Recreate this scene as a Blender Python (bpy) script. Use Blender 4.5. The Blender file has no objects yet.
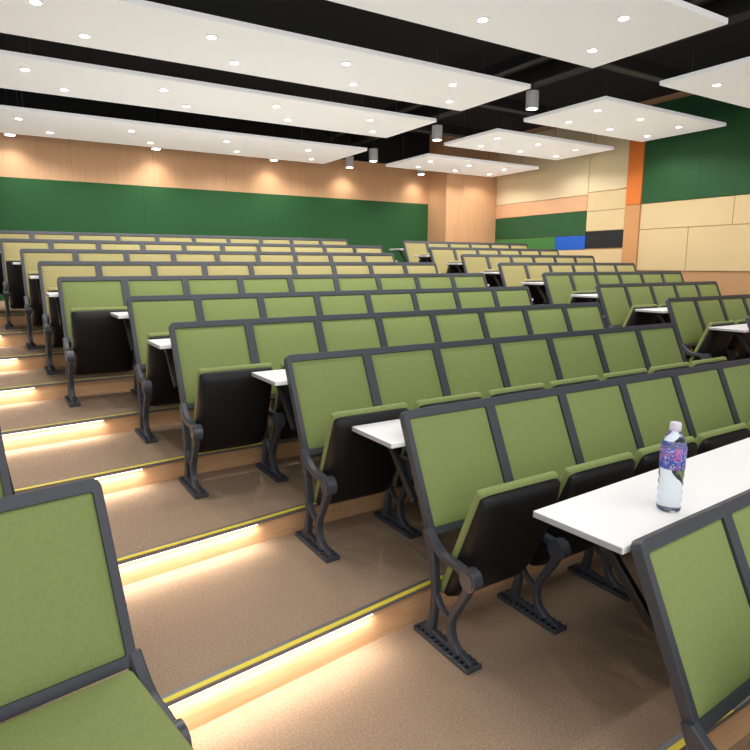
import bpy, bmesh, math, random
from mathutils import Vector, Matrix
random.seed(4)
R = math.radians
scene = bpy.context.scene
C = scene.collection
scene.view_settings.view_transform = 'Standard'

def lin(c):
    return tuple(((x/255)/12.92 if x/255 <= .04045 else ((x/255+.055)/1.055)**2.4) for x in c)+(1,)

# ------------------------------------------------------------ materials
def mat(name, col, rough=.6, metal=0, spec=.5, noise=None, bump=None, emit=None, seams=None, weave=False):
    m = bpy.data.materials.new(name); m.use_nodes = True
    nt = m.node_tree; b = nt.nodes['Principled BSDF']
    b.inputs['Base Color'].default_value = lin(col)
    b.inputs['Roughness'].default_value = rough
    b.inputs['Metallic'].default_value = metal
    b.inputs['Specular IOR Level'].default_value = spec
    tc = nt.nodes.new('ShaderNodeTexCoord')
    out = None
    if noise:                      # (scale, second colour, stretch, detail)
        sc, col2, st, det = noise
        mp = nt.nodes.new('ShaderNodeMapping'); mp.inputs['Scale'].default_value = st
        n = nt.nodes.new('ShaderNodeTexNoise'); n.inputs['Scale'].default_value = sc; n.inputs['Detail'].default_value = det
        cr = nt.nodes.new('ShaderNodeValToRGB')
        cr.color_ramp.elements[0].position = .35; cr.color_ramp.elements[1].position = .65
        cr.color_ramp.elements[0].color = lin(col2); cr.color_ramp.elements[1].color = lin(col)
        nt.links.new(tc.outputs['Object'], mp.inputs[0]); nt.links.new(mp.outputs[0], n.inputs['Vector'])
        nt.links.new(n.outputs['Fac'], cr.inputs[0]); out = cr.outputs[0]
    if weave:                      # fine cross threads, horizontal and vertical
        for st in ((40,620,620),(620,44,44)):
            mp = nt.nodes.new('ShaderNodeMapping'); mp.inputs['Scale'].default_value = st
            n = nt.nodes.new('ShaderNodeTexNoise'); n.inputs['Scale'].default_value = 1; n.inputs['Detail'].default_value = 2
            rr = nt.nodes.new('ShaderNodeMapRange'); rr.inputs['From Min'].default_value = .3; rr.inputs['From Max'].default_value = .7
            rr.inputs['To Min'].default_value = .90; rr.inputs['To Max'].default_value = 1.06
            mx = nt.nodes.new('ShaderNodeMix'); mx.data_type = 'RGBA'; mx.blend_type = 'MULTIPLY'; mx.inputs['Factor'].default_value = 1
            nt.links.new(tc.outputs['Object'], mp.inputs[0]); nt.links.new(mp.outputs[0], n.inputs['Vector']); nt.links.new(n.outputs['Fac'], rr.inputs['Value'])
            nt.links.new(rr.outputs[0], mx.inputs['B'])
            nt.links.new(out, mx.inputs['A']); out = mx.outputs['Result']
    if seams:                      # (axis, spacing w, spacing h, dark colour)
        ax, w, h, dark = seams
        sp = nt.nodes.new('ShaderNodeSeparateXYZ'); cb = nt.nodes.new('ShaderNodeCombineXYZ')
        nt.links.new(tc.outputs['Object'], sp.inputs[0])
        nt.links.new(sp.outputs[ax], cb.inputs[0]); nt.links.new(sp.outputs['Z'], cb.inputs[1])
        bk = nt.nodes.new('ShaderNodeTexBrick'); bk.offset = 0
        bk.inputs['Scale'].default_value = 1; bk.inputs['Brick Width'].default_value = w; bk.inputs['Row Height'].default_value = h
        bk.inputs['Mortar Size'].default_value = .004; bk.inputs['Mortar'].default_value = lin(dark)
        bk.inputs['Color1'].default_value = lin(col); bk.inputs['Color2'].default_value = lin(col)
        if out: nt.links.new(out, bk.inputs['Color1']); nt.links.new(out, bk.inputs['Color2'])
        nt.links.new(cb.outputs[0], bk.inputs['Vector']); out = bk.outputs['Color']
    if out: nt.links.new(out, b.inputs['Base Color'])
    if bump:
        n2 = nt.nodes.new('ShaderNodeTexNoise'); n2.inputs['Scale'].default_value = bump[0]; n2.inputs['Detail'].default_value = 4
        bp = nt.nodes.new('ShaderNodeBump'); bp.inputs['Strength'].default_value = bump[1]; bp.inputs['Distance'].default_value = .01
        nt.links.new(tc.outputs['Object'], n2.inputs['Vector']); nt.links.new(n2.outputs['Fac'], bp.inputs['Height'])
        nt.links.new(bp.outputs[0], b.inputs['Normal'])
    if emit:
        b.inputs['Emission Color'].default_value = lin(emit[0]); b.inputs['Emission Strength'].default_value = emit[1]
    return m

M = {}
M['green'] = mat('green_fabric', (141,153,96), .9, noise=(400,(138,150,93),(1,1,1),2), bump=(700,.08), spec=.2, weave=True)
M['khaki'] = mat('khaki_fabric', (176,166,116), .9, noise=(400,(173,163,113),(1,1,1),2), bump=(700,.08), spec=.2, weave=True)
M['frame'] = mat('charcoal_metal', (66,69,77), .48, .15)
M['black'] = mat('black_plastic', (18,18,20), .5, spec=.35, bump=(300,.05))
M['cap'] = mat('grey_cap', (74,78,86), .35, .2)
M['desk'] = mat('white_laminate', (246,246,248), .3)
M['edge'] = mat('grey_edge', (170,172,176), .4)
M['carpet'] = mat('sandy_carpet', (186,161,137), .97, noise=(130,(160,136,114),(1,1,1),8), bump=(300,.45), spec=.1)
M['riser'] = mat('riser_wood', (220,176,132), .5, noise=(6,(210,163,118),(1,1,8),4))
M['nosing'] = mat('nosing_metal', (122,118,116), .45, .2)
M['yellow'] = mat('yellow_strip', (246,226,76), .6)
M['wood'] = mat('wall_wood', (216,172,130), .5, noise=(3,(211,165,122),(6,6,.5),4), seams=('X',1.3,9,(186,140,102)))
M['wood2'] = mat('corner_wood', (214,168,126), .5, noise=(5,(207,159,117),(6,6,.5),5))
M['dkgreen'] = mat('dark_green_panel', (26,88,40), .75, noise=(90,(22,79,35),(1,1,1),3), seams=('X',2.4,9,(16,62,28)))
M['dkgreen2'] = mat('dark_green_panel_side', (32,86,44), .7, noise=(60,(28,78,39),(1,1,1),3), seams=('Y',1.2,9,(14,54,30)))
M['cream'] = mat('cream_panel', (220,196,150), .6, noise=(1.5,(217,192,146),(1,1,1),2))
M['cream2'] = mat('pale_cream_panel', (226,208,170), .6, noise=(1.5,(223,204,166),(1,1,1),2))
M['pinkwood'] = mat('pink_wood_panel', (224,176,136), .55, noise=(3,(218,168,128),(1,1,8),4))
M['tan'] = mat('tan_panel', (206,150,98), .55)
M['midgreen'] = mat('mid_green_panel', (62,124,60), .6)
M['blue'] = mat('blue_panel', (24,92,196), .5)
M['blackpanel'] = mat('black_panel', (26,28,34), .5)
M['orange'] = mat('orange_panel', (226,122,44), .6)
M['skirt'] = mat('skirting_wood', (196,152,110), .5)
M['ceil'] = mat('black_ceiling', (8,8,9), .9)
M['duct'] = mat('black_duct', (14,14,16), .6)
M['panel'] = mat('white_panel_fill_glow', (244,245,246), .8, emit=((248,250,255),.20))  # slight emission added so the unlit undersides look bright; the boards are no lamps
M['lens'] = mat('lit_lens', (255,255,255), .5, emit=((255,248,238),9))
M['trimring'] = mat('downlight_ring', (225,225,225), .4)
M['can'] = mat('pale_grey_can', (206,207,210), .35, .1)
M['led'] = mat('led_strip', (255,240,210), .5, emit=((255,240,222),4))
M['wire'] = mat('steel_wire', (90,90,94), .4, .8)

# ------------------------------------------------------------ mesh helpers
def to_mesh(name, bm, mats, smooth=None):
    bmesh.ops.recalc_face_normals(bm, faces=bm.faces)
    me = bpy.data.meshes.new(name); bm.to_mesh(me); bm.free()
    for m in (mats if isinstance(mats, (list, tuple)) else [mats]): me.materials.append(m)
    if smooth:
        for p in me.polygons: p.use_smooth = True
        me.set_sharp_from_angle(angle=R(smooth))
    return me
def put(name, me, parent=None, loc=(0,0,0), rz=0):
    o = bpy.data.objects.new(name, me); C.objects.link(o); o.parent = parent
    o.location = loc; o.rotation_euler = (0,0,rz); return o
def tag(o, label=None, cat=None, group=None, kind=None):
    if label: o['label'] = label
    if cat: o['category'] = cat
    if group: o['group'] = group
    if kind: o['kind'] = kind
    return o
def box(bm, c, s, bev=0, seg=2, mi=0, mtx=None):
    t = bmesh.new(); bmesh.ops.create_cube(t, size=1)
    bmesh.ops.scale(t, vec=s, verts=t.verts)
    if bev: bmesh.ops.bevel(t, geom=t.edges[:], offset=bev, segments=seg, affect='EDGES', profile=.5)
    bmesh.ops.translate(t, vec=c, verts=t.verts)
    if mtx: bmesh.ops.transform(t, matrix=mtx, verts=t.verts)
    vm = {v: bm.verts.new(v.co) for v in t.verts}
    for f in t.faces:
        nf = bm.faces.new([vm[v] for v in f.verts]); nf.material_index = mi
    t.free()
def cyl(bm, p, q, r, r2=None, n=20, mi=0):
    p, q = Vector(p), Vector(q); r2 = r if r2 is None else r2
    d = (q-p).normalized(); a = d.orthogonal().normalized(); b = d.cross(a)
    A = [bm.verts.new(p+(a*math.cos(t)+b*math.sin(t))*r) for t in [2*math.pi*i/n for i in range(n)]]
    B = [bm.verts.new(q+(a*math.cos(t)+b*math.sin(t))*r2) for t in [2*math.pi*i/n for i in range(n)]]
    fs = [bm.faces.new((A[i],A[(i+1)%n],B[(i+1)%n],B[i])) for i in range(n)]
    fs += [bm.faces.new(A[::-1]), bm.faces.new(B)]
    for f in fs: f.material_index = mi
def catmull(P, k=6):
    P = [Vector(p) for p in P]; out = []
    Q = [2*P[0]-P[1]]+P+[2*P[-1]-P[-2]]
    for i in range(1, len(Q)-2):
        for j in range(k):
            t = j/k; a,b,c,d = Q[i-1],Q[i],Q[i+1],Q[i+2]
            out.append(.5*((2*b)+(c-a)*t+(2*a-5*b+4*c-d)*t*t+(3*b-a-3*c+d)*t**3))
    out.append(P[-1]); return out
def stroke(bm, pts, th, k=6):          # pts: (y, z, width); a bar of thickness th along x, bevelled section
    S_ = catmull([(p[0],p[1],p[2]) for p in pts], k); rings = []
    for i, s in enumerate(S_):
        a = S_[max(i-1,0)]; b = S_[min(i+1,len(S_)-1)]
        d = Vector((b.x-a.x, b.y-a.y)).normalized(); n = Vector((-d.y, d.x))*s.z/2
        c = .7
        sec = ((-c,-1),(c,-1),(1,-c),(1,c),(c,1),(-c,1),(-1,c),(-1,-c))
        rings.append([bm.verts.new((sx*th/2, s.x+sg*n.x, s.y+sg*n.y)) for sx, sg in sec])
    for i in range(len(rings)-1):
        for j in range(8): bm.faces.new((rings[i][j], rings[i][(j+1)%8], rings[i+1][(j+1)%8], rings[i+1][j]))
    bm.faces.new(rings[0][::-1]); bm.faces.new(rings[-1])
def rrect(w, h, rs, n=5):              # corner radii: top right, top left, bottom left, bottom right
    pts = []
    for (sx, sy, a0), r in zip(((1,1,0),(-1,1,90),(-1,-1,180),(1,-1,270)), rs):
        cx, cy = sx*(w/2-r), sy*(h/2-r)
        for i in range(n):
            a = R(a0+90*i/(n-1)); pts.append((cx+r*math.cos(a), cy+r*math.sin(a)))
    return pts
def plane_mtx(B, T, cx):               # x across, local y along B->T, local z out of the front
    U = Vector((0,T[0]-B[0],T[1]-B[1])).normalized(); N = Vector((0,-U.z,U.y))
    return Matrix(((1,0,0,cx),(0,U.y,N.y,B[0]),(0,U.z,N.z,B[1]),(0,0,0,1)))

# ------------------------------------------------------------ seat meshes
S = .52                                # seat spacing
Bk, Tk = (.10,.47), (.33,.99)
BM = plane_mtx(Bk, Tk, S/2)
LB = math.hypot(Tk[0]-Bk[0], Tk[1]-Bk[1])
def frame_mesh(kind):
    bm = bmesh.new(); w, h, t = S-.0004, LB, .040
    rs = {'mid':(.002,)*4, 'left':(.002,.030,.024,.002), 'right':(.030,.002,.002,.024)}[kind]
    o = rrect(w, h, rs); i = [(x, y-.003) for x, y in rrect(w-.056, h-.074, (.010,)*4)]
    n = len(o); L = []
    def inset(x, y):                   # soften the outer edge only where it is free
        return (x, y*.994) if kind == 'mid' else (x*(.992 if (x < 0) == (kind == 'left') else 1), y*.994)
    for ring, z in ((o,t/2-.002),([inset(*p) for p in o],t/2),(i,t/2),(i,-t/2),(o,-t/2)):
        L.append([bm.verts.new((x, y+h/2, z)) for x, y in ring])
    for a in range(5):
        A, Bq = L[a], L[(a+1)%5]
        for k in range(n): bm.faces.new((A[k],A[(k+1)%n],Bq[(k+1)%n],Bq[k]))
    bmesh.ops.transform(bm, matrix=BM, verts=bm.verts)
    return to_mesh('back_frame', bm, M['frame'], 30)
def backpanel_mesh():
    bm = bmesh.new(); box(bm, (0,LB/2-.003,-.012), (S-.056,LB-.072,.010), .003, 1, mtx=BM)
    return to_mesh('back_panel', bm, M['black'])
def backcushion_mesh(m):               # a padded panel, domed a little towards the middle
    bm = bmesh.new(); w, h = S-.057, LB-.075; nx = 12; G = []
    def prof(t): return 1-abs(2*t-1)**8
    us = [0,.012,.035,.08]+[.08+.84*i/(nx-6) for i in range(1,nx-6)]+[.92,.965,.988,1]
    for v in us:
        G.append([bm.verts.new(((u-.5)*w, (v-.5)*h+LB/2-.003, .008+.012*min(prof(u),prof(v))+.008*math.sin(math.pi*u)*math.sin(math.pi*v))) for u in us])
    for a in range(len(us)-1):
        for b in range(len(us)-1): bm.faces.new((G[a][b],G[a][b+1],G[a+1][b+1],G[a+1][b]))
    edge = G[0]+[r[-1] for r in G[1:]]+G[-1][-2::-1]+[r[0] for r in G[-2:0:-1]]
    bot = [bm.verts.new((e.co.x,e.co.y,-.006)) for e in edge]; n = len(edge)
    for k in range(n): bm.faces.new((edge[k],bot[k],bot[(k+1)%n],edge[(k+1)%n]))
    bm.faces.new(bot)
    bmesh.ops.transform(bm, matrix=BM, verts=bm.verts)
    return to_mesh('back_cushion', bm, m, 60)
UP = ((.025,.205), (-.205,.745)); DOWN = ((.05,.445), (-.53,.475))
def seatshell_mesh(B, T):              # smooth domed underside of the seat, reaching its front edge
    bm = bmesh.new(); w = S-.070; LS = math.hypot(T[0]-B[0], T[1]-B[1]); k0 = LS/.57
    prof = [(.002,-.014),(.006,.012),(.035,.040),(.11,.062),(.22,.072),(.34,.070),(.44,.058),(.52,.036),(.556,.012),(.562,-.006),(.562,-.014)]
    U = Vector((0,T[0]-B[0],T[1]-B[1])).normalized(); F = Vector((0,-U.z,U.y)); O = Vector((S/2,B[0],B[1]))
    L = []
    st = [(-w/2,.20,.06),(-w/2+.006,.50,.03),(-w/2+.020,.76,.012),(-w/2+.045,.92,.003),(-w/2+.09,1,0)]
    st = st+[(-x,k,e) for x,k,e in st[::-1]]
    for x, k, e in st:
        L.append([bm.verts.new(O+Vector((x,0,0))+U*(LS/2+(a*k0-LS/2)*(1-e))+F*(b*k if b > 0 else b)) for a, b in prof])
    n = len(prof)
    for c in range(len(st)-1):
        for i in range(n): bm.faces.new((L[c][i],L[c+1][i],L[c+1][(i+1)%n],L[c][(i+1)%n]))
    bm.faces.new(L[0]); bm.faces.new(L[-1][::-1])
    return to_mesh('seat_shell', bm, M['black'], 55)
def seatcushion_mesh(m, B, T):
    LS = math.hypot(T[0]-B[0], T[1]-B[1])
    bm = bmesh.new(); box(bm, (0,LS/2+.001,-.034), (S-.060,LS+.008,.042), .019, 5, mtx=plane_mtx(B, T, S/2))
    return to_mesh('seat_cushion', bm, m, 40)
def standard_mesh():
    bm = bmesh.new()
    stroke(bm, [(.118,.505,.040),(.100,.465,.044),(.078,.42,.048),(.058,.33,.038),(.050,.20,.034),(.065,.09,.040),(.09,.02,.06)], .036)
    stroke(bm, [(.11,.50,.038),(.05,.450,.040),(-.02,.418,.036),(-.10,.418,.036),(-.175,.400,.055)], .038)
    stroke(bm, [(-.178,.40,.055),(-.160,.33,.040),(-.11,.24,.032),(-.065,.15,.032),(-.075,.07,.036),(-.12,.02,.06)], .036)
    stroke(bm, [(.055,.24,.022),(.0,.175,.022),(-.065,.15,.022)], .028)
    return to_mesh('standard', bm, M['frame'], 30)
def foot_mesh():                       # open frame with cross ribs
    bm = bmesh.new()
    for x in (-.034,.034): box(bm, (x,-.03,.010), (.014,.38,.020), .004, 1)
    for i in range(12): box(bm, (0,-.213+i*.0333,.013), (.080,.012,.026), .003, 1)
    stroke(bm, [(-.205,.018,.02),(-.12,.034,.03),(-.03,.028,.02),(.07,.034,.03),(.145,.018,.02)], .026)
    return to_mesh('foot', bm, M['frame'])
def armcap_mesh():
    bm = bmesh.new(); cyl(bm, (-.024,-.18,.395), (.024,-.18,.395), .047, n=32)
    cyl(bm, (-.028,-.18,.395), (.028,-.18,.395), .036, n=32)
    return to_mesh('arm_cap', bm, M['cap'], 40)
ME = dict(frame={k: frame_mesh(k) for k in ('mid','left','right')}, bpanel=backpanel_mesh(), bc={c: backcushion_mesh(M[c]) for c in ('green','khaki')},
          shell=seatshell_mesh(*UP), sc={c: seatcushion_mesh(M[c], *UP) for c in ('green','khaki')},
          shelld=seatshell_mesh(*DOWN), scd=seatcushion_mesh(M['green'], *DOWN),
          std=standard_mesh(), foot=foot_mesh(), cap=armcap_mesh())
def add_standard(root, x):
    s = put('standard', ME['std'], root, (x,0,0)); put('foot', ME['foot'], s); put('arm_cap', ME['cap'], s)
def seat(loc, rz, colour, label, group, first=False, last=False, down=False):
    r = bpy.data.objects.new('auditorium_seat', None); C.objects.link(r)
    r.location = loc; r.rotation_euler = (0,0,rz); r.empty_display_size = .1
    tag(r, label, 'seat', group)
    f = put('back_frame', ME['frame']['left' if first else 'right' if last else 'mid'], r)
    put('back_panel', ME['bpanel'], f); put('back_cushion', ME['bc'][colour], f)
    s = put('seat_shell', ME['shelld' if down else 'shell'], r)
    put('seat_cushion', ME['scd'] if down else ME['sc'][colour], s)
    add_standard(r, .004 if first else 0)
    if last: add_standard(r, S-.004)
    return r
ORD = ['first','second','third','fourth','fifth','sixth','seventh','eighth','ninth','tenth','eleventh','twelfth']

bm = bmesh.new()
stroke(bm, [(.205,.60,.03),(.25,.64,.034),(.34,.74,.034),(.42,.812,.03),(.60,.824,.018)], .030)
BRK = to_mesh('bracket', bm, M['black'], 35)
def desk(origin, rz, n, label, group, xover=.07, dy=0, dz=0):
    r = bpy.data.objects.new('long_desk', None); C.objects.link(r); r.location = origin; r.rotation_euler = (0,0,rz)
    tag(r, label, 'desk', group)
    L = n*S+2*xover; bm = bmesh.new()
    box(bm, (n*S/2,.475+dy,.845+dz), (L,.36,.024), .004, 2)
    t = put('tabletop', to_mesh('tabletop', bm, M['desk']), r)
    for x in (-xover-.0015, n*S+xover+.0015):
        bm = bmesh.new(); box(bm, (x,.475+dy,.845+dz), (.003,.352,.020)); put('edge_band', to_mesh('edge_band', bm, M['edge']), t)
    for k in range(0, n+1):
        put('bracket', BRK, r, (k*S,dy,dz))
    return r

# ------------------------------------------------------------ layout
NR_ = 10                                            # centre rows 0..9
D  = [1.06]+[2.23+.87*i for i in range(9)]          # y of the back tops
XL = [1.62,1.53,1.34,.93,.84,.46,.38,.28,.12,-.02]
NS = [4,7,7,8,8,9,9,9,10,10]
RISE = .132
def Z(i): return -.18 if i == 0 else (0 if i == 1 else (i-1)*RISE+.03)
for i in range(NR_):
    col = 'green' if i <= 5 else 'khaki'
    rz = R(3) if i == 0 else 0
    loc0 = Vector((XL[i], D[i]-.33, Z(i)))
    d = Vector((math.cos(rz), math.sin(rz), 0))
    for k in range(NS[i]):
        seat(loc0+d*(S*k), rz, col, f'{col} tip-up seat, {ORD[k]} from left aisle, {ORD[i]} centre row from the camera',
             f'{col} tip-up seats of the centre block', k == 0, k == NS[i]-1)
    desk(loc0+(Vector((.06,0,0)) if i == 0 else Vector()), rz, NS[i], f'long white desk behind the {ORD[i]} centre row of seats from the camera',
         'long white desks of the centre block', dy=.065 if i == 0 else 0, dz=.105 if i == 0 else 0)
# right block
XR = {2:6.3,3:6.3,4:6.22,5:6.22,6:6.24,7:6.27,8:6.3,9:6.36}
NR = {2:2,3:4,4:5,5:6,6:6,7:6,8:6,9:6}
for i in range(2, NR_):
    col = 'green' if i <= 5 else 'khaki'
    loc0 = Vector((XR[i], D[i]-.28, Z(i)))
    for k in range(NR[i]):
        seat(loc0+Vector((S*k,0,0)), 0, col, f'{col} tip-up seat, {ORD[k]} from right aisle, {ORD[i-2]} nearest row of right block',
             f'{col} tip-up seats of the right block', k == 0, k == NR[i]-1)
    desk(loc0, 0, NR[i], f'long white desk behind the {ORD[i-2]} nearest seat row of right block', 'long white desks of the right block')
# left block, seats folded down
rz = R(9); d = Vector((math.cos(rz), math.sin(rz), 0)); nrm = Vector((-math.sin(rz), math.cos(rz), 0))
for i, (ex, ey) in {1:(.225,1.985), 2:(-.035,2.80)}.items():
    end = Vector((ex, ey, 0)); base = end - nrm*.33 - d*(S*2) + Vector((0,0,Z(i) if i == 2 else .01))
    for k in range(2):
        seat(base+d*(S*k), rz, 'green', ('folded-down green seat nearest the aisle' if k else 'folded-down green seat second from the aisle')+
             (' in front row of left block' if i == 1 else ' in second row of left block'), 'green seats of the left block', False, k == 1, True)
    desk(base, rz, 2, f'white desk behind the {ORD[i-1]} row of left block seats', 'white desks of the left block', -.03)

# ------------------------------------------------------------ stepped floor
XW, YW = 10.06, 11.5
def line(L):                       # front edge of level L (>=1), left to right
    j = L-1; y = D[j]-.10+(.05 if j == 0 else 0); a7, a23 = R(7), R(14)
    P1 = Vector((XL[j]+.15, y)); P0 = P1-Vector((math.cos(a7),math.sin(a7)))*1.5
    return [P0-Vector((math.cos(a23),math.sin(a23)))*5.5, P0, P1, Vector((XW+.2, y))]
bm = bmesh.new()
box(bm, (2,3.2,-.28), (17,17,.2))
for L in range(1, NR_):
    pl = line(L); poly = pl+[Vector((XW+.2,YW+.2)), Vector((pl[0].x,YW+.2))]
    z0, z1 = Z(L-1), Z(L)
    top = [bm.verts.new((p.x,p.y,z1)) for p in poly]; bot = [bm.verts.new((p.x,p.y,z0-.01)) for p in poly]
    bm.faces.new(top)
    for k in range(len(poly)):
        f = bm.faces.new((bot[k],bot[(k+1)%len(poly)],top[(k+1)%len(poly)],top[k])); f.material_index = 1
fl = put('floor', to_mesh('floor', bm, [M['carpet'], M['riser']])); tag(fl, 'brown carpeted stepped floor with wooden risers', kind='structure')
for L in range(1, NR_):
    pl = line(L); z = Z(L); bm = bmesh.new()
    for q in range(3):
        a, b = pl[q], pl[q+1]; dv = b-a; ang = math.atan2(dv.y, dv.x)
        mt = Matrix.Translation(((a.x+b.x)/2,(a.y+b.y)/2,0)) @ Matrix.Rotation(ang,4,'Z')
        box(bm, (0,.010,z-.006), (dv.length,.052,.020), .003, 1, 0, mt)
        yw = .022 if L < 5 else .012
        if q <= 1: box(bm, (0,-.003,z+.005), (dv.length,yw,.004), 0, 1, 1, mt)
        if q == 2:
            m2 = Matrix.Translation((a.x+.22,a.y,0)); box(bm, (0,-.003,z+.005), (.44,yw,.004), 0, 1, 1, m2)
    t = put(f'trim_{L}', to_mesh('nosing', bm, [M['nosing'], M['yellow']])); tag(t, f'step nosing with yellow strip, {ORD[L-1]} step from the camera', kind='structure')
    a, b = pl[1], pl[2]; dv = (b-a); mid = a+dv*.40; ang = math.atan2(dv.y, dv.x); n = Vector((dv.y,-dv.x)).normalized()
    bm = bmesh.new(); box(bm, (0,0,0), (1.00,.006,.006))
    o = put('led_strip', to_mesh('led_strip', bm, M['led']), None, (mid.x+n.x*.006,mid.y+n.y*.006,z-.022), ang)
    tag(o, f'warm LED strip under the {ORD[L-1]} left aisle step from the camera', 'light strip', 'LED strips under the aisle steps')
    la = bpy.data.lights.new('step_light','AREA'); la.shape='RECTANGLE'; la.size=1.00; la.size_y=.016; la.energy=2.7; la.color=(1,.91,.81)
    lo = bpy.data.objects.new('step_light', la); C.objects.link(lo)
    lo.location = (mid.x+n.x*.024, mid.y+n.y*.024, z-.028); lo.rotation_euler = (R(-12),0,ang)

# ------------------------------------------------------------ walls
bm = bmesh.new(); box(bm, ((XW-8)/2+.1,YW+.1,2.1), (XW+8,.2,5))
wb = put('wall_back', to_mesh('wall_back', bm, M['wood'])); tag(wb, 'wood panelled back wall with long green panel', kind='structure')
bm = bmesh.new(); box(bm, ((8.6-8)/2,YW-.01,2.02), (16.6,.02,1.98)); put('green_panel', to_mesh('green_panel', bm, M['dkgreen']), wb)
bm = bmesh.new(); box(bm, ((8.6-8)/2,YW-.02,4.16), (16.6,.04,.72)); put('black_upper_band', to_mesh('black_upper_band', bm, M['ceil']), wb)
bm = bmesh.new(); box(bm, ((8.6+XW)/2+.05,(10.82+YW)/2,2.1), (XW-8.6+.1,YW-10.82,5))
wc = put('wall_corner', to_mesh('wall_corner', bm, M['wood2'])); tag(wc, 'projecting wooden corner of the back wall', kind='structure')
bm = bmesh.new(); box(bm, (XW+.12,4,2.1), (.2,15.2,5))
wr = put('wall_right', to_mesh('wall_right', bm, M['skirt'])); tag(wr, 'right wall clad in coloured panels', kind='structure')
def wp(name, m, y0, y1, z0, z1, th=.02):
    bm = bmesh.new(); g = .010
    box(bm, (XW+.02-th/2,(y0+y1)/2,(z0+z1)/2), (th,y1-y0-g,z1-z0-g), .002, 1)
    put(name, to_mesh(name, bm, M[m]), wr)
wp('cream_panel','cream2',8.24,10.82,3.0,4.4)
wp('pink_wood_panel','pinkwood',8.24,10.82,2.7,3.0)
wp('dark_green_panel','dkgreen2',8.24,10.82,2.23,2.7)
wp('mid_green_panel','midgreen',9.0,10.82,1.9,2.23)
wp('blue_panel','blue',8.24,9.0,1.95,2.23)
wp('cream_panel','cream2',7.36,8.24,3.04,4.4)
wp('cream_panel','cream',7.36,8.24,2.68,3.04)
wp('cream_panel','cream',7.36,8.24,2.3,2.68)
wp('black_panel','blackpanel',7.36,8.24,1.97,2.3)
wp('cream_panel','cream',7.36,9.0,1.5,1.95)
wp('orange_panel','orange',7.05,7.36,2.73,4.4,.05)
wp('tan_panel','tan',7.05,7.36,1.55,2.73,.05)
wp('dark_green_panel','dkgreen2',2.0,7.05,2.73,4.4,.03)
for y0, y1 in ((6.12,7.05),(4.6,6.12),(3.0,4.6)):
    wp('cream_panel','cream',y0,y1,1.55,2.28)
for y0, y1 in ((5.4,7.05),(3.6,5.4)):
    wp('cream_panel','cream',y0,y1,2.28,2.73)

# ------------------------------------------------------------ ceiling
bm = bmesh.new(); box(bm, (2,4,4.55), (17,16,.1))
tag(put('ceiling', to_mesh('ceiling', bm, M['ceil'])), 'black painted ceiling above the floating panels', kind='structure')
ducts = [((2.2,7.27,4.05),(15,.14,.16),'thin black duct across the ceiling behind second panel row'),
         ((2.2,9.15,4.05),(15,.14,.16),'thin black duct across the ceiling nearest the back wall'),
         ((2.2,5.12,4.05),(15,.14,.16),'thin black duct across the ceiling nearest the camera'),
         ((6.1,6.5,4.25),(.12,10,.14),'long black duct running towards the back above right aisle'),
         ((6.68,6.5,4.22),(.22,10,.22),'wide black duct running towards the back beside right panels')]
for c, s, lb in ducts:
    bm = bmesh.new(); box(bm, c, s, .01, 1)
    tag(put('ceiling_duct', to_mesh('ceiling_duct', bm, M['duct'])), lb, 'duct', 'black ceiling ducts')
bm = bmesh.new(); cyl(bm,(0,0,.0),(0,0,.012),.054,n=28); RING = to_mesh('ring', bm, M['trimring'], 40)
bm = bmesh.new(); cyl(bm,(0,0,-.004),(0,0,.0),.041,n=28); LENS = to_mesh('lens', bm, M['lens'], 40)
def spot(loc, e, ang, col, blend=.6, tilt=(0,0,0), rad=.05):
    l = bpy.data.lights.new('lamp','SPOT'); l.energy = e; l.spot_size = R(ang); l.spot_blend = blend; l.color = col; l.shadow_soft_size = rad
    o = bpy.data.objects.new('lamp', l); C.objects.link(o); o.location = loc; o.rotation_euler = tilt
rowsY = [('fourth-from-back', 3.75, (3.3,4.75)), ('third-from-back', 3.75, (5.65,6.95)), ('second-from-back', 3.71, (7.5,8.85)), ('hindmost', 3.60, (9.45,11.1))]
for rn, ZP, (ya, yb) in rowsY:
    for cn, (x0, x1) in [('long left',(.0,5.75)),('right',(6.95,9.8))]:
        y0, y1 = ya, yb
        if cn == 'right':
            if rn == 'hindmost': y0, y1 = 9.3, 10.72
            if rn == 'third-from-back': y0 = 5.5
        r = bpy.data.objects.new('ceiling_panel', None); C.objects.link(r); r.location = ((x0+x1)/2,(y0+y1)/2,ZP)
        tag(r, f'white floating ceiling panel, {rn} one of the {cn} column', 'ceiling panel', 'white floating ceiling panels')
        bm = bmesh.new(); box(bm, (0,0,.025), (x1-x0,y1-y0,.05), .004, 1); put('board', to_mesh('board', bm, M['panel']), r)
        for sx in (-1,1):
            for sy in (-1,1):
                bm = bmesh.new(); px, py = sx*(x1-x0)*.4, sy*(y1-y0)*.35
                cyl(bm, (px,py,.05), (px,py,4.5-ZP), .004, n=6); put('wire', to_mesh('wire', bm, M['wire']), r)
        K = 3 if cn == 'right' else 4
        for kx in range(K):
            for ky, ny, off in ((.27,'near',.36),(.73,'far',.66 if K == 4 else .56)):
                lx, ly = x0+(x1-x0)*(kx+off)/K, y0+(y1-y0)*ky
                d0 = bpy.data.objects.new('downlight', None); C.objects.link(d0); d0.location = (lx,ly,ZP-.012)
                tag(d0, f'round downlight, {ORD[kx]} from left in {ny} line of {rn} {cn} ceiling panel', 'downlight', 'recessed round downlights')
                put('ring', RING, d0); put('lens', LENS, d0)
                spot((lx,ly,ZP-.03), 45 if K == 4 else 32, 150, (1,.97,.93), .5)
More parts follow.
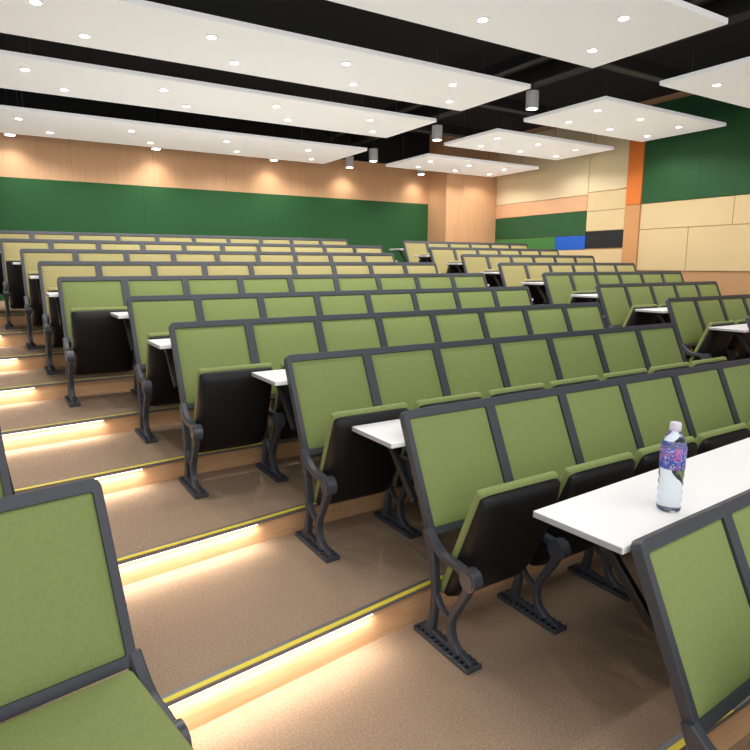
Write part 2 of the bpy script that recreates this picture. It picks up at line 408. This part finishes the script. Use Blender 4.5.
def can(x, y, z, lb, e=30, tilt=(0,0,0), ang=110, blend=.6):
    r = bpy.data.objects.new('can_light', None); C.objects.link(r); r.location = (x,y,z); tag(r, lb, 'ceiling light', 'hanging cylinder lights')
    bm = bmesh.new(); cyl(bm,(0,0,0),(0,0,.22),.085,n=28); put('housing', to_mesh('housing', bm, M['can'], 40), r)
    bm = bmesh.new(); cyl(bm,(0,0,-.004),(0,0,0),.068,n=28); put('lens', to_mesh('lens', bm, M['lens'], 40), r)
    bm = bmesh.new(); cyl(bm,(0,0,.22),(0,0,4.5-z),.010,n=8); put('stem', to_mesh('stem', bm, M['duct']), r)
    spot((x,y,z-.03), e, ang, (1,.93,.84), blend, tilt, .08)
can(6.4,6.25,3.72,'grey cylinder light hanging nearest the camera between panel columns')
can(6.4,8.33,3.66,'grey cylinder light hanging second nearest between panel columns')
can(6.4,10.3,3.60,'grey cylinder light hanging third nearest between panel columns')
for k, x in enumerate((.45,2.6,4.75,6.4,8.2)):
    can(x,11.22,3.60,f'small cylinder light against the wooden back wall, {ORD[k]} from the left', 28, (R(8),0,0), 130, 1)
# unseen soft fill light, added above the stage end to brighten near seats
la = bpy.data.lights.new('added_fill_light','AREA'); la.shape='RECTANGLE'; la.size=6; la.size_y=2.6; la.energy=120; la.color=(1,.98,.95)
lo = bpy.data.objects.new('added_fill_light', la); C.objects.link(lo); lo.location = (1.5,-.4,3.7); lo.rotation_euler = (R(28),0,R(-10))

# ------------------------------------------------------------ bottle
def lathe(name, prof, m, parent, n=36, smooth=50):
    bm = bmesh.new(); L = []
    for r, z in prof: L.append([bm.verts.new((r*math.cos(2*math.pi*i/n), r*math.sin(2*math.pi*i/n), z)) for i in range(n)])
    for a in range(len(L)-1):
        for i in range(n): bm.faces.new((L[a][i],L[a][(i+1)%n],L[a+1][(i+1)%n],L[a+1][i]))
    bm.faces.new(L[0][::-1]); bm.faces.new(L[-1])
    return put(name, to_mesh(name, bm, m, smooth), parent)
pet = mat('clear_plastic',(232,242,250),.03); p = pet.node_tree.nodes['Principled BSDF']
p.inputs['Transmission Weight'].default_value = .97; p.inputs['IOR'].default_value = 1.3
lab = bpy.data.materials.new('bottle_label'); lab.use_nodes = True; nt = lab.node_tree; b = nt.nodes['Principled BSDF']
tc = nt.nodes.new('ShaderNodeTexCoord'); wv = nt.nodes.new('ShaderNodeTexNoise'); wv.inputs['Scale'].default_value = 42; wv.inputs['Detail'].default_value = 2
cr = nt.nodes.new('ShaderNodeValToRGB'); cr.color_ramp.interpolation = 'CONSTANT'
e = cr.color_ramp.elements; e[0].color = lin((70,92,180)); e[1].position = .62; e[1].color = lin((190,104,166))
x = e.new(.50); x.color = lin((206,206,236)); x = e.new(.53); x.color = lin((112,86,176))
nt.links.new(tc.outputs['Object'], wv.inputs['Vector']); nt.links.new(wv.outputs['Fac'], cr.inputs[0]); nt.links.new(cr.outputs[0], b.inputs['Base Color'])
b.inputs['Roughness'].default_value = .3
BT = bpy.data.objects.new('water_bottle', None); C.objects.link(BT); BT.location = (1.995,1.195,Z(0)+.857+.1055); BT.scale = (.93,.93,.95)
tag(BT, 'clear plastic water bottle with pale cap and blue label on the nearest white desk', 'bottle')
lathe('bottle_body', [(.036,0),(.043,.006),(.045,.02),(.042,.035),(.045,.05),(.042,.065),(.045,.08),(.042,.095),(.045,.11),(.042,.125),(.045,.14),(.045,.25),(.043,.262),(.034,.285),(.022,.302),(.017,.312),(.017,.318)], pet, BT)
lathe('label', [(.0455,.168),(.0462,.169),(.0462,.249),(.0455,.25)], lab, BT)
lathe('cap', [(.020,.31),(.021,.312),(.021,.334),(.019,.34)], mat('lilac_cap',(226,218,236),.4), BT)

# ------------------------------------------------------------ world, camera
w = bpy.data.worlds.new('World'); scene.world = w; w.use_nodes = True
bg = w.node_tree.nodes['Background']; bg.inputs[0].default_value = (.97,.98,1,1); bg.inputs[1].default_value = 1.18
cam = bpy.data.cameras.new('Camera'); cam.sensor_width = 36; cam.lens = 36*607/750; cam.clip_start = .05
co = bpy.data.objects.new('Camera', cam); C.objects.link(co); co.location = (0,0,1.65)
co.rotation_euler = (R(90-10.27),0,R(-32)); scene.camera = co
